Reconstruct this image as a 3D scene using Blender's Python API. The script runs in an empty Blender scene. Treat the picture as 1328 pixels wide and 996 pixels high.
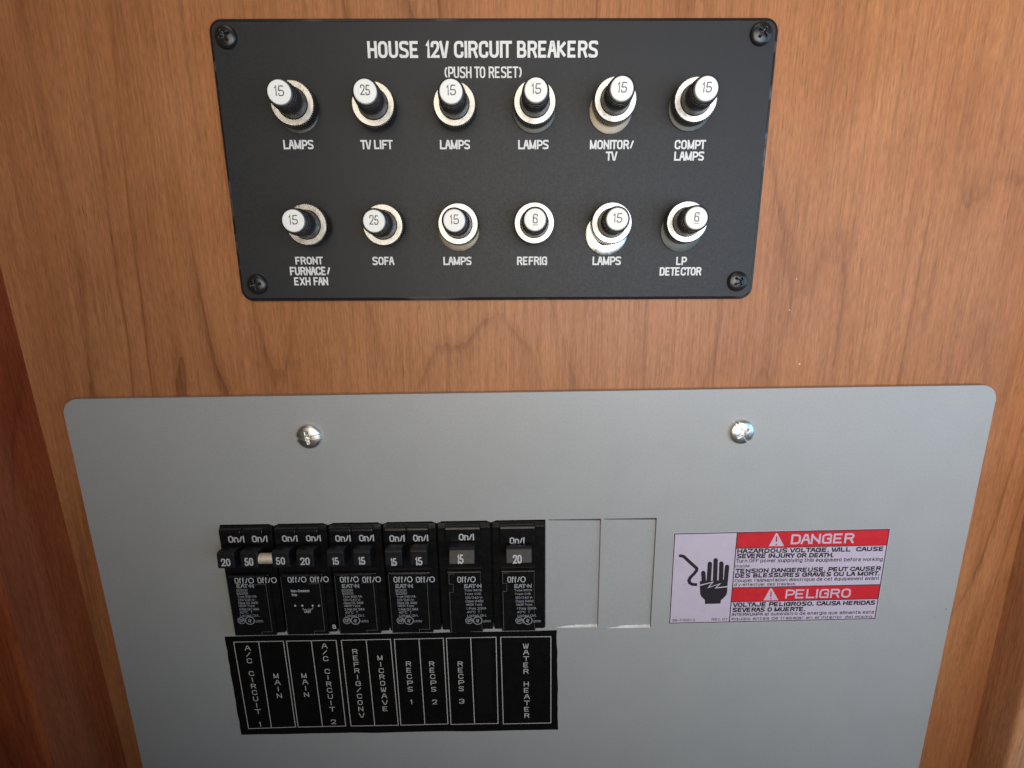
import bpy, bmesh, math, random
from mathutils import Vector, Matrix

# ------------------------------------------------------------------ scene, camera, light
S = bpy.context.scene
COL = S.collection
MM = 0.001

FPX, CX, CY = 690.0, 664.0, 498.0                      # focal length in photo pixels, photo centre
PITCH, YAW, ROLL, DIST = 0.24033, 0.00578, -0.00442, 224.76   # radians, millimetres from the wood


def cam_axes():
    cp, sp, cy, sy, cr, sr = (math.cos(PITCH), math.sin(PITCH), math.cos(YAW), math.sin(YAW),
                              math.cos(ROLL), math.sin(ROLL))
    f = Vector((sy*cp, cy*cp, -sp))
    r = Vector((cy, -sy, 0))
    u = r.cross(f)
    return r*cr + u*sr, u*cr - r*sr, f


AXR, AXU, AXF = cam_axes()
CAMPOS = Vector((0, -DIST, 0))


def at(px, py, d=0.0):
    """millimetre (x, z) of a photo point on the plane that stands d mm proud of the wood"""
    v = AXR*((px-CX)/FPX) - AXU*((py-CY)/FPX) + AXF
    t = (-d-CAMPOS.y)/v.y
    p = CAMPOS + v*t
    return p.x, p.z


cd = bpy.data.cameras.new("camera")
cam = bpy.data.objects.new("camera", cd)
COL.objects.link(cam)
cd.sensor_width = 36
cd.lens = FPX/1328*36
cd.clip_start, cd.clip_end = 0.005, 50
m3 = Matrix((AXR, AXU, -AXF)).transposed()
cam.matrix_world = Matrix.Translation(CAMPOS*MM) @ m3.to_4x4()
S.camera = cam
S.render.resolution_x, S.render.resolution_y = 1024, 768

w = bpy.data.worlds.new("World")
S.world = w
w.use_nodes = True
w.node_tree.nodes["Background"].inputs[0].default_value = (1.0, 0.90, 0.80, 1)
w.node_tree.nodes["Background"].inputs[1].default_value = 0.02

S.view_settings.view_transform = 'Standard'
S.view_settings.look = 'None'
S.view_settings.exposure = 0
S.view_settings.gamma = 1


def lamp(name, loc, target, sx, sy, power, col):
    l = bpy.data.lights.new(name, 'AREA')
    l.shape = 'RECTANGLE'
    l.size, l.size_y = sx, sy
    l.energy = power
    l.color = col
    o = bpy.data.objects.new(name, l)
    COL.objects.link(o)
    o.location = loc
    o.rotation_euler = (Vector(target)-Vector(loc)).to_track_quat('-Z', 'Y').to_euler()
    return o


lamp("ceiling_lamp", (-0.06, -0.42, 0.78), (0.15, 0, 0.1), 0.60, 0.16, 0.90, (1.0, 0.88, 0.76))
fill_lamp = lamp("front_fill", (0.06, -0.50, 0.06), (0.34, 0, 0.22), 0.46, 0.40, 2.0, (1.0, 0.88, 0.72))  # added warm fill light behind the camera, no window known there
fill_lamp.data.spread = math.radians(150)
fill_lamp = lamp("front_right_fill", (0.28, -0.50, 0.0), (0.34, 0, 0.22), 0.42, 0.36, 1.5, (0.64, 0.78, 1.0))  # added cool fill light, brightens the right half; not a known window
fill_lamp.data.spread = math.radians(140)
lamp("side_fill", (0.78, -0.32, -0.02), (0.15, 0, -0.06), 0.40, 0.50, 2.0, (0.30, 0.66, 1.0))  # added blue side light that cools the right end of the cover

# ------------------------------------------------------------------ materials


class NT:
    def __init__(s, name):
        s.m = bpy.data.materials.new(name)
        s.m.use_nodes = True
        s.t = s.m.node_tree
        s.b = s.t.nodes["Principled BSDF"]

    def n(s, kind, **kw):
        x = s.t.nodes.new(kind)
        for k, v in kw.items():
            if k.startswith('i_'):
                key = k[2:].replace('_', ' ')
                x.inputs[key].default_value = v
            else:
                setattr(x, k, v)
        return x

    def l(s, a, b):
        s.t.links.new(a, b)

    def set(s, **kw):
        for k, v in kw.items():
            s.b.inputs[k.replace('_', ' ')].default_value = v

    def math(s, op, a, b=None, c=None, clamp=False):
        x = s.n('ShaderNodeMath', operation=op, use_clamp=clamp)
        for i, v in enumerate((a, b, c)):
            if v is None:
                continue
            if isinstance(v, (int, float)):
                x.inputs[i].default_value = v
            else:
                s.l(v, x.inputs[i])
        return x.outputs[0]

    def ramp(s, fac, stops, interp='LINEAR'):
        x = s.n('ShaderNodeValToRGB')
        x.color_ramp.interpolation = interp
        e = x.color_ramp.elements
        while len(e) < len(stops):
            e.new(0.5)
        for el, (p, c) in zip(e, stops):
            el.position = p
            el.color = (c, c, c, 1) if isinstance(c, (int, float)) else (*c, 1)
        s.l(fac, x.inputs[0])
        return x.outputs[0]

    def noise(s, vec, scale, detail=3, rough=0.5, dist=0.0):
        x = s.n('ShaderNodeTexNoise', i_Scale=scale, i_Detail=detail, i_Roughness=rough, i_Distortion=dist)
        s.l(vec, x.inputs['Vector'])
        return x.outputs['Fac']

    def mapped(s, scale, loc=(0, 0, 0), rot=(0, 0, 0)):
        tc = s.n('ShaderNodeTexCoord')
        mp = s.n('ShaderNodeMapping')
        mp.inputs['Scale'].default_value = scale
        mp.inputs['Location'].default_value = loc
        mp.inputs['Rotation'].default_value = rot
        s.l(tc.outputs['Object'], mp.inputs[0])
        return mp.outputs[0]

    def mix(s, fac, a, b, blend='MIX'):
        x = s.n('ShaderNodeMix', data_type='RGBA', blend_type=blend)
        for v, i in ((fac, 0), (a, 6), (b, 7)):
            if isinstance(v, (int, float)):
                x.inputs[i].default_value = v
            elif isinstance(v, tuple):
                x.inputs[i].default_value = (*v, 1)
            else:
                s.l(v, x.inputs[i])
        return x.outputs[2]

    def bump(s, h, strength, dist):
        x = s.n('ShaderNodeBump', i_Strength=strength, i_Distance=dist)
        s.l(h, x.inputs['Height'])
        s.l(x.outputs[0], s.b.inputs['Normal'])


def wood(name, base, dark, light, seed=(0, 0, 0), rough=0.38, line=0.62):
    t = NT(name)
    # veneer figure: contour lines of a vertically stretched noise make the growth rings
    big = t.noise(t.mapped((8, 8, 1.3), seed), 1.0, 2, 0.45, 0.2)
    wob = t.noise(t.mapped((90, 90, 20), seed), 1.0, 3, 0.55)
    ph = t.math('ADD', t.math('MULTIPLY', big, 19.0), t.math('MULTIPLY', wob, 0.40))
    fr = t.math('FRACT', ph)
    rings = t.ramp(fr, [(0.0, 1.0), (0.04, 0.85), (0.10, 0.34), (0.34, 0.12), (0.90, 0.0), (1.0, 0.5)])
    lmask = t.noise(t.mapped((17, 17, 6), (seed[0]+4, 2, 7)), 1.0, 3, 0.6)
    rings = t.math('MULTIPLY', rings, t.ramp(lmask, [(0.40, 0.05), (0.62, 1.0)]))
    fib = t.noise(t.mapped((1150, 1150, 30), seed), 1.0, 3, 0.7)
    fib2 = t.noise(t.mapped((330, 330, 9), seed), 1.0, 3, 0.6)
    mot = t.noise(t.mapped((22, 22, 10), seed), 1.0, 4, 0.6, 0.5)
    fleck = t.noise(t.mapped((1500, 1500, 210), seed), 1.0, 2, 0.6)
    c = t.mix(t.ramp(mot, [(0.3, 0.0), (0.72, 1.0)]), base, light)
    c = t.mix(t.math('MULTIPLY', rings, line), c, dark)
    f = t.math('ADD', t.math('MULTIPLY', fib, 0.6), t.math('MULTIPLY', fib2, 0.4))
    shade = t.ramp(f, [(0.30, 0.66), (0.5, 1.0), (0.70, 1.22)])
    c = t.mix(1.0, c, shade, 'MULTIPLY')
    fsh = t.ramp(fleck, [(0.28, 0.82), (0.5, 1.0), (0.74, 1.17)])
    c = t.mix(1.0, c, fsh, 'MULTIPLY')
    pore = t.ramp(t.noise(t.mapped((1900, 1900, 95), seed), 1.0, 2, 0.5), [(0.27, 1.0), (0.37, 0.0)])
    c = t.mix(t.math('MULTIPLY', pore, 0.55), c, dark)
    t.l(c, t.b.inputs['Base Color'])
    t.l(t.ramp(fib2, [(0.3, rough+0.08), (0.7, rough-0.05)]), t.b.inputs['Roughness'])
    t.set(Specular_IOR_Level=0.27)
    t.bump(f, 0.15, 0.0004)
    return t.m


def simple(name, col, rough=0.5, metal=0.0, spec=0.5, bump=None, var=None, coat=0.0):
    t = NT(name)
    t.set(Roughness=rough, Metallic=metal, Specular_IOR_Level=spec, Coat_Weight=coat)
    if var:
        sc, amt = var
        v = t.noise(t.mapped((sc, sc, sc)), 1.0, 4, 0.6)
        lo = tuple(x*(1-amt) for x in col)
        hi = tuple(min(1, x*(1+amt)) for x in col)
        t.l(t.mix(t.ramp(v, [(0.3, 0.0), (0.7, 1.0)]), lo, hi), t.b.inputs['Base Color'])
        t.l(t.ramp(v, [(0.3, max(0.02, rough-0.06)), (0.7, min(1, rough+0.06))]), t.b.inputs['Roughness'])
    else:
        t.b.inputs['Base Color'].default_value = (*col, 1)
    if bump:
        sc, st, di = bump
        t.bump(t.noise(t.mapped((sc, sc, sc)), 1.0, 3, 0.6), st, di)
    return t.m


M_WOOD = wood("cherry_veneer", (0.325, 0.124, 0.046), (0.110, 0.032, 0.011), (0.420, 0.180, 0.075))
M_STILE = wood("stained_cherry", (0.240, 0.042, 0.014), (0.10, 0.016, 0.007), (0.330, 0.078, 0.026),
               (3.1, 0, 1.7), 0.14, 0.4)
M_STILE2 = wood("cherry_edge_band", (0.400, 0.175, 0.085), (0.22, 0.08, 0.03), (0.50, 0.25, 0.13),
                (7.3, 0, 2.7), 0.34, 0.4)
M_PLATE = simple("black_powder_coat", (0.022, 0.0225, 0.0245), 0.52, 0, 0.34, (2600, 0.22, 0.0002), (900, 0.10))
_t = NT("rim_glint")                                     # black rim; bevel glints put into the colour as paler metallic patches
_glint = _t.ramp(_t.noise(_t.mapped((15, 15, 60), (1.37, 0, 0.2)), 1.0, 3, 0.6), [(0.54, 0.0), (0.68, 1.0)])
_t.l(_t.mix(_glint, (0.016, 0.016, 0.017), (0.22, 0.22, 0.23)), _t.b.inputs['Base Color'])
_t.l(_t.math('MULTIPLY', _glint, 0.85), _t.b.inputs['Metallic'])
_t.set(Roughness=0.24)
M_RIM = _t.m
M_INK = simple("white_silk_screen", (0.72, 0.72, 0.70), 0.6, 0, 0.3, None, (1500, 0.06))
M_NICKEL = simple("nickel_plate", (0.45, 0.445, 0.43), 0.33, 1.0, 0.5, (700, 0.22, 0.0002), (260, 0.26))
M_KNURL = simple("shaded_nickel_knurl", (0.16, 0.155, 0.15), 0.30, 1.0, 0.5, None, (700, 0.2))  # darker copy of the nut's nickel: shade on its sides put into the colour
M_LITCUT = simple("lit_bare_steel", (0.62, 0.61, 0.59), 0.55, 0.15, 0.5, (2500, 0.5, 0.0002), (1500, 0.2))  # bare edge metal, with the lit recess wall's brightness put into its colour
M_WASHER = simple("zinc_washer", (0.66, 0.68, 0.64), 0.30, 1.0, 0.5, (900, 0.08, 0.0001), (500, 0.15))
M_WDULL = simple("dull_washer", (0.10, 0.105, 0.095), 0.5, 0.5, 0.5, (900, 0.1, 0.0001), (500, 0.2))
M_WTAN = simple("yellow_passivated_washer", (0.30, 0.26, 0.20), 0.5, 0.6, 0.5, (900, 0.1, 0.0001), (500, 0.2))
M_SLEEVE = simple("black_phenolic", (0.026, 0.025, 0.026), 0.38, 0, 0.42, None, (600, 0.15))
M_CAP = simple("white_button_top", (0.80, 0.80, 0.77), 0.40, 0, 0.4, None, (400, 0.03))
M_CAPINK = simple("grey_button_ink", (0.10, 0.10, 0.11), 0.6)
M_BSCREW = simple("black_oxide_screw", (0.014, 0.014, 0.015), 0.30, 0.0, 0.6, (800, 0.1, 0.0002))
M_ZINC = simple("zinc_screw", (0.82, 0.80, 0.76), 0.36, 1.0, 0.5, (700, 0.08, 0.0001), (500, 0.12))
M_PANEL = simple("grey_enamel", (0.350, 0.350, 0.345), 0.40, 0, 0.5, (1100, 0.20, 0.00025), (45, 0.014))
_n = M_PANEL.node_tree
_b = _n.nodes["Principled BSDF"]
_tc = _n.nodes.new('ShaderNodeTexCoord')
_ns = _n.nodes.new('ShaderNodeTexNoise')
_ns.inputs['Scale'].default_value = 1400
_ns.inputs['Detail'].default_value = 3
_n.links.new(_tc.outputs['Object'], _ns.inputs['Vector'])
_hs = _n.nodes.new('ShaderNodeMix')
_hs.data_type, _hs.blend_type = 'RGBA', 'OVERLAY'
_hs.inputs[0].default_value = 0.16
_src = _b.inputs['Base Color'].links[0].from_socket
_n.links.new(_src, _hs.inputs[6])
_n.links.new(_ns.outputs['Fac'], _hs.inputs[7])
_n.links.new(_hs.outputs[2], _b.inputs['Base Color'])
M_HOLE = simple("load_centre_shade", (0.012, 0.012, 0.013), 0.7)
M_BRK = simple("black_moulded_plastic", (0.006, 0.006, 0.0065), 0.27, 0, 0.42, (1500, 0.10, 0.0002), (300, 0.2))
M_TOG = simple("toggle_plastic", (0.011, 0.0115, 0.013), 0.40, 0, 0.32, (1500, 0.08, 0.0002), (300, 0.15))
M_BINK = simple("pale_pad_print", (0.46, 0.46, 0.47), 0.6)
M_BINK2 = simple("faint_pad_print", (0.26, 0.26, 0.28), 0.6)
M_GROOVE = simple("worn_mould_line", (0.13, 0.127, 0.122), 0.4)
M_PIN = simple("tie_pin_metal", (0.86, 0.74, 0.60), 0.45, 0.6, 0.5, None, (500, 0.1))
M_STK = simple("sticker_white", (0.52, 0.445, 0.53), 0.32, 0, 0.5, (300, 0.05, 0.0002), (200, 0.03))
M_RED = simple("sticker_red", (0.56, 0.022, 0.030), 0.35, 0, 0.5, None, (250, 0.05))
M_SBLK = simple("sticker_black", (0.022, 0.018, 0.022), 0.4)
M_STRIP = simple("black_vinyl_tape", (0.0042, 0.004, 0.004), 0.40, 0, 0.2, (260, 0.12, 0.0004), (200, 0.15))
M_SINK = simple("strip_print", (0.46, 0.44, 0.42), 0.6)
M_GHOST = simple("covered_print", (0.006, 0.0055, 0.0055), 0.30)
M_SCUFF = simple("rubbed_enamel", (0.24, 0.24, 0.225), 0.6)
M_CHIP = simple("bare_chip", (0.72, 0.62, 0.52), 0.7)

# ------------------------------------------------------------------ mesh builder (millimetres, local to its thing)


class MB:
    def __init__(s):
        s.v, s.f, s.sm = [], [], []

    def add(s, vs, fs, smooth=False):
        k = len(s.v)
        s.v += [tuple(p) for p in vs]
        s.f += [tuple(i+k for i in f) for f in fs]
        s.sm += [smooth]*len(fs)

    def box(s, x0, x1, d0, d1, z0, z1):
        v = [(x, -d, z) for d in (d0, d1) for x, z in ((x0, z0), (x1, z0), (x1, z1), (x0, z1))]
        s.add(v, [(3, 2, 1, 0), (4, 5, 6, 7), (0, 1, 5, 4), (1, 2, 6, 5), (2, 3, 7, 6), (3, 0, 4, 7)])

    def flat(s, pts, d):                               # polygon sheet facing the room
        s.add([(x, -d, z) for x, z in pts], [tuple(range(len(pts)))])

    def prism(s, pts, d0, d1):                         # outline (x, z), counter-clockwise from the room
        n = len(pts)
        v = [(x, -d0, z) for x, z in pts] + [(x, -d1, z) for x, z in pts]
        f = [tuple(range(n-1, -1, -1)), tuple(range(n, 2*n))]
        f += [(i, (i+1) % n, n+(i+1) % n, n+i) for i in range(n)]
        s.add(v, f)

    def extr_x(s, prof, x0, x1):                       # side profile (d, z) swept along x
        n = len(prof)
        v = [(x0, -d, z) for d, z in prof] + [(x1, -d, z) for d, z in prof]
        f = [tuple(range(n)), tuple(range(2*n-1, n-1, -1))]
        f += [(i, n+i, n+(i+1) % n, (i+1) % n) for i in range(n)]
        s.add(v, f)

    def lathe(s, prof, M, seg=48, teeth=0, depth=0.0, tooth_r=0.0, smooth=True, cap=True):
        """profile (r, h) from the front centre outwards and back; M maps local (x, y, h) to the thing"""
        k = seg
        vs, fs = [], []
        for r, h in prof:
            for i in range(k):
                a = 2*math.pi*i/k
                rr = r
                if teeth and r > tooth_r:
                    rr = r - depth*(0.5+0.5*math.cos(a*teeth))
                vs.append(M @ Vector((rr*math.cos(a), rr*math.sin(a), h)))
        for j in range(len(prof)-1):
            for i in range(k):
                b = (i+1) % k
                fs.append((j*k+i, (j+1)*k+i, (j+1)*k+b, j*k+b))
        if cap:
            fs.append(tuple(range(k)))
        s.add(vs, fs, smooth)

    # --- line work and lettering laid on a surface
    def stroke(s, pts, th, d, closed=False, cap=True, M=None):
        P = [Vector(p) for p in pts]
        Q = [P[0]]
        for p in P[1:]:
            if (p-Q[-1]).length > 1e-5:
                Q.append(p)
        if closed and len(Q) > 2 and (Q[0]-Q[-1]).length < 1e-5:
            Q.pop()
        if len(Q) == 1:
            Q = [Q[0]-Vector((0, th*0.02)), Q[0]+Vector((0, th*0.02))]
        h = th/2
        n = len(Q)
        c0, c1 = cap if isinstance(cap, tuple) else (cap, cap)
        if not closed:
            a = (Q[0]-Q[1]).normalized()
            b = (Q[-1]-Q[-2]).normalized()
            Q[0] = Q[0]+a*h*c0
            Q[-1] = Q[-1]+b*h*c1
        L, R = [], []
        for i in range(n):
            if closed:
                a, b = Q[i]-Q[i-1], Q[(i+1) % n]-Q[i]
            else:
                a = Q[i]-Q[i-1] if i else Q[1]-Q[0]
                b = Q[i+1]-Q[i] if i < n-1 else Q[i]-Q[i-1]
            a, b = a.normalized(), b.normalized()
            na, nb = Vector((-a.y, a.x)), Vector((-b.y, b.x))
            mt = na+nb
            mt = na if mt.length < 1e-4 else mt.normalized()
            k = h/max(0.5, mt.dot(na))
            L.append(Q[i]+mt*k)
            R.append(Q[i]-mt*k)
        V = L+R
        f = [(i, n+i, n+(i+1) % n, (i+1) % n) for i in range(n if closed else n-1)]
        vv = [Vector((p.x, -d, p.y)) for p in V]
        if M is not None:
            vv = [M @ p for p in vv]
        s.add(vv, f)

    def build(s, name, mat, parent=None, bevel=0.0, seg=2, label=None, ang=35, weld=False):
        me = bpy.data.meshes.new(name)
        me.from_pydata([(x*MM, y*MM, z*MM) for x, y, z in s.v], [], s.f)
        me.polygons.foreach_set('use_smooth', s.sm)
        me.materials.append(mat)
        me.update()
        if weld:
            bm = bmesh.new()
            bm.from_mesh(me)
            bmesh.ops.remove_doubles(bm, verts=bm.verts, dist=1e-6)
            bmesh.ops.recalc_face_normals(bm, faces=bm.faces)
            bmesh.ops.dissolve_limit(bm, angle_limit=0.01, verts=bm.verts, edges=bm.edges)
            bm.to_mesh(me)
            bm.free()
        o = bpy.data.objects.new(name, me)
        COL.objects.link(o)
        if parent is not None:
            o.parent = parent
        if bevel:
            b = o.modifiers.new('bevel', 'BEVEL')
            b.width = bevel*MM
            b.segments = seg
            b.limit_method = 'ANGLE'
            b.angle_limit = math.radians(ang)
            b.harden_normals = False
        if label:
            o['label'] = label
        return o


ID = Matrix.Identity(4)
# h axis (out of the wall) is -y; local x stays x, local y becomes z
FRONT = Matrix(((1, 0, 0, 0), (0, 0, -1, 0), (0, 1, 0, 0), (0, 0, 0, 1)))

# ------------------------------------------------------------------ stroke alphabet: x digit 0..c, y digit 0..f (baseline 3, capitals f)
G = {
 'A': "03 3f 5f 83|18b 78b", 'B': "03 0f|0f 7fr 79r 09|09 89r 83r 03", 'C': "8bb 8fr 0fr 03r 83r 87b", 'D': "03 0f|0f 8fr 83r 03",
 'E': "8fb 0f 03 83b|09b 79b", 'F': "8fb 0f 03|09b 79b", 'G': "8bb 8fr 0fr 03r 43|43 83 89b 49b", 'H': "03 0f|83 8f|09b 89b", 'I': "03 0f",
 'J': "8f 83r 03r 07b", 'K': "03 0f|8fb 08b|29b 83b", 'L': "0f 03 83b", 'M': "03 0f|a3 af|0fb 44 64 afb", 'N': "03 0f|83 8f|0eb 84b",
 'O': "0fr 03r 83r 8fr z", 'P': "03 0f|0f 8fr 88r 08", 'Q': "0fr 03r 83r 8fr z|56 92", 'R': "03 0f|0f 8fr 89r 09|59b 83",
 'S': "8db 8fr 0fr 0ar 88r 83r 03r 05b", 'T': "0f 8f|4fb 43", 'U': "0f 03r 83r 8f", 'V': "0f 33 53 8f", 'W': "0f 23 43 6f 83 a3 cf",
 'X': "03 8f|0f 83", 'Y': "0f 48b|8f 48b|48b 43", 'Z': "0f 8f 03 83",
 '0': "0fr 03r 73r 7fr z", '1': "0cb 2f 23", '2': "0bb 0fr 7fr 7ar 03 73", '3': "0bb 0fr 7fr 79r 39b|39b 79r 73r 03r 06b",
 '4': "63 6f|6f 06b|06 86", '5': "7fb 1f 09b|09b 7ar 73r 03r 06b", '6': "7cb 7fr 0fr 03r 43|43 73r 7ar 0ab", '7': "0fb 7f 33",
 '8': "0fr 09r 79r 7fr z|09r 03r 73r 79r z", '9': "06b 03r 73r 7fr 3f|3f 0fr 08r 78b",
 '/': "03b 5fb", '(': "3fb 0cr 06r 33b", ')': "0fb 3cr 36r 03b", '.': "03 03", ',': "03 01", '-': "08 58", "'": "0f 0d", ':': "04 04|0a 0a",
 '!': "0f 08|03 03", '~': "08 48", '*': "0fr 0cr 3cr 3fr z", '+': "19 19", '@': "0fr 03r c3r cfr z",
 'a': "0ab 0cr 7cr 73|78b 08r 03r 73b", 'b': "0f 03|03b 73r 7cr 0cb", 'c': "79b 7cr 0cr 03r 73r 76b", 'd': "7f 73|73b 03r 0cr 7cb",
 'e': "08b 78b|78 7cr 0cr 03r 73r 75b", 'f': "4fb 1fr 13|0cb 4cb", 'g': "7c 70r 00rb|73b 03r 0cr 7cb", 'h': "0f 03|0cb 7cr 73", 'i': "03 0c|0f 0f",
 'j': "0c 00|0f 0f", 'k': "0f 03|7cb 07b|28b 73b", 'l': "0f 03", 'm': "03 0c 5cr 53|5cb acr a3", 'n': "03 0c 7cr 73",
 'o': "0cr 03r 73r 7cr z", 'p': "00 0c|0cb 7cr 73r 03b", 'q': "70 7c|7cb 0cr 03r 73b", 'r': "03 0c|0cb 4cb", 's': "7ab 7cr 0cr 08r 77r 73r 03r 05b",
 't': "1f 13r 43b|0cb 4cb", 'u': "0c 03r 73 7c", 'v': "0c 23 43 6c", 'w': "0c 23 5c 83 ac", 'x': "03 7c|0c 73", 'y': "0cb 43|8c 20b", 'z': "0c 7c 03 73",
 '=': "08b 78b|78 7cr 0cr 03r 73r 75b|4d 6f",   # e with an acute accent
}


def glyph(ch):
    out, wd = [], 0
    for st in G[ch].split('|'):
        P, closed, butt = [], False, []
        for tk in st.split():
            if tk == 'z':
                closed = True
                continue
            x, y = int(tk[0], 16), int(tk[1], 16)-3
            wd = max(wd, x)
            P.append((Vector((x, y)), 'r' in tk[2:]))
            butt.append('b' in tk[2:])
        pts = []
        n = len(P)
        for i, (p, r) in enumerate(P):
            if not r or (not closed and i in (0, n-1)):
                pts.append(p)
                continue
            a, b = P[i-1][0]-p, P[(i+1) % n][0]-p
            k = min(6.0 if ch == '@' else 3.6, a.length*0.5, b.length*0.5)
            A, B = p+a.normalized()*k, p+b.normalized()*k
            c = 0.42                                      # between a round and a squarish corner
            for t in (0, 0.2, 0.4, 0.6, 0.8, 1):
                q = A*(1-t)**3 + (A+(p-A)*0.6)*3*t*(1-t)**2 + (B+(p-B)*0.6)*3*t*t*(1-t) + B*t**3
                pts.append(q)
        out.append((pts, closed, (not butt[0], not butt[-1])))
    return out, wd


def text(mb, s, cx, cz, wid, hgt, d, th=None, rot=0.0, gap=4.0, fw=0.165, space=5.5, M=None, lowercase=False):
    """lettering fitted to a box wid x hgt mm centred at (cx, cz) on the sheet at depth d"""
    th = th or hgt*fw
    x, items = 0.0, []
    for ch in s:
        if ch == ' ':
            x += space
            continue
        g, wd = glyph(ch)
        if ch == ')':
            x += 1.0
        if ch in 'AVTYW' and items:
            x -= 1.3
        items.append((x, g))
        x += wd+gap
        if ch in 'AVTYWLFP':
            x -= 1.3
    x -= gap
    ys = [p.y for _, g in items for pts, _, _ in g for p in pts]
    y0, y1 = min(ys), max(ys)
    sx = (wid-th)/max(x, 1e-6) if x > 0 else 1
    sy = (hgt-th)/max(y1-y0, 1e-6)
    ca, sa = math.cos(rot), math.sin(rot)
    k = 0
    for ox, g in items:
        for pts, closed, caps in g:
            q = []
            for p in pts:
                u, v = (p.x+ox-x/2)*sx, (p.y-(y0+y1)/2)*sy
                q.append((cx+u*ca-v*sa, cz+u*sa+v*ca))
            mb.stroke(q, th, d+0.004*(k % 5), closed, cap=caps, M=M)
            k += 1


def tag(o, label=None, cat=None, group=None, kind=None):
    for k, v in (('label', label), ('category', cat), ('group', group), ('kind', kind)):
        if v:
            o[k] = v
    return o


def thing(name, x, z, d=0.0, rot=0.0, label=None, cat=None, group=None):
    o = bpy.data.objects.new(name, None)
    o.empty_display_size = 0.01
    COL.objects.link(o)
    o.location = (x*MM, -d*MM, z*MM)
    o.rotation_euler = (0, -rot, 0)
    return tag(o, label, cat, group)


class Frame:
    """local millimetre frame of a thing that hangs on the wood at (x, z), turned by rot"""
    def __init__(s, x, z, rot=0.0, d=0.0):
        s.x, s.z, s.rot, s.d = x, z, rot, d
        s.c, s.s = math.cos(rot), math.sin(rot)

    def loc(s, px, py, d):
        """photo point at d mm proud of the wood, in this frame"""
        X, Z = at(px, py, d)
        X, Z = X-s.x, Z-s.z
        return X*s.c+Z*s.s, -X*s.s+Z*s.c


def px_text(mb, F, s, x0, x1, y0, y1, d, **kw):
    """lettering fitted to the box the photo shows it in (photo pixels), d mm proud of the wood"""
    ax, az = F.loc(x0, (y0+y1)/2, d)
    bx, bz = F.loc(x1, (y0+y1)/2, d)
    _, tz = F.loc((x0+x1)/2, y0, d)
    _, uz = F.loc((x0+x1)/2, y1, d)
    text(mb, s, (ax+bx)/2, (tz+uz)/2, bx-ax, tz-uz, d-F.d, **kw)


def round_rect(x0, x1, z0, z1, r, n=8):
    P = []
    for cx, cz, a0 in ((x1-r, z1-r, 0), (x0+r, z1-r, 90), (x0+r, z0+r, 180), (x1-r, z0+r, 270)):
        for i in range(n+1):
            a = math.radians(a0+90*i/n)
            P.append((cx+r*math.cos(a), cz+r*math.sin(a)))
    return P


def ring_mesh(mb, outer, holes, d0, d1):
    """sheet of metal with openings: triangulated faces with real cut edges"""
    bm = bmesh.new()
    loops = []
    for L in [outer]+holes:
        vs = [bm.verts.new((x, -d1, z)) for x, z in L]
        es = [bm.edges.new((vs[i], vs[(i+1) % len(vs)])) for i in range(len(vs))]
        loops.append((vs, es))
    bmesh.ops.triangle_fill(bm, edges=[e for _, es in loops for e in es], use_beauty=True, normal=(0, -1, 0))
    bm.verts.index_update()
    vs = [tuple(v.co) for v in bm.verts]
    fs = []
    for f in bm.faces:
        idx = [v.index for v in f.verts]
        if f.normal.y > 0:
            idx.reverse()
        fs.append(tuple(idx))
    mb.add(vs, fs)
    bm.free()
    for j, L in enumerate([outer]+holes):
        n = len(L)
        v = [(x, -d0, z) for x, z in L]+[(x, -d1, z) for x, z in L]
        f = [(i, (i+1) % n, n+(i+1) % n, n+i) for i in range(n)]
        mb.add(v, f)


# ------------------------------------------------------------------ the wood the panels are fixed to
wp = MB()
wp.prism([(-330, -420), (330, -420), (330, 260), (-330, 260)], -18, 0)
wo = wp.build('wooden_wall', M_WOOD)
for px, py, r, n in ((1037, 472, 0.75, 5), (1024, 402, 0.35, 5), (1033, 362, 0.4, 4)):
    x, z = at(px, py, 0.05)
    cb = MB()
    rnd = random.Random(px)
    cb.flat([(x+r*rnd.uniform(.5, 1)*math.cos(2*math.pi*i/n), z+0.8*r*rnd.uniform(.5, 1)*math.sin(2*math.pi*i/n)) for i in range(n)], 0.05)
    cb.build('chip', M_CHIP, wo)
tag(wo, 'reddish brown cherry veneer board that both electrical panels are fixed to', 'wood panel', kind='structure')

# left stile: stands proud of the board and leans in very slightly towards the bottom
sl = MB()
H = 700.0


def stile(name, x_top, z_top, x_bot, z_bot, side, depth, wid, mat, label):
    k = (x_bot-x_top)/(z_bot-z_top)
    o = thing(name, x_top, z_top, 0, 0, label, 'wood trim')
    o.rotation_euler = (0, math.atan(k), 0)
    b = MB()
    r = 2.6
    prof = [(0, -2.0), (0, depth-r)]
    for i in range(1, 7):
        a = math.radians(90*i/6)
        prof.append((r-r*math.cos(a), depth-r+r*math.sin(a)))
    prof += [(wid, depth), (wid, -2.0)]
    n = len(prof)
    zs = (300, -520)
    v = [(side*u, -d, z) for z in zs for u, d in prof]
    f = [tuple(range(n)), tuple(range(2*n-1, n-1, -1))]
    f += [(i, n+i, n+(i+1) % n, (i+1) % n) for i in range(n)]
    if side > 0:
        f = [tuple(reversed(q)) for q in f]
    b.add(v, f)
    b.build('post', mat, o)
    return o


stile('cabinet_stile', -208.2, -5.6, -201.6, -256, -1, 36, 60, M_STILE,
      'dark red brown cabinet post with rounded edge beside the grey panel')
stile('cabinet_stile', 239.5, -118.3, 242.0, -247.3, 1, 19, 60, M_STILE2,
      'lighter pinkish wood post at the edge past the danger sticker')

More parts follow.
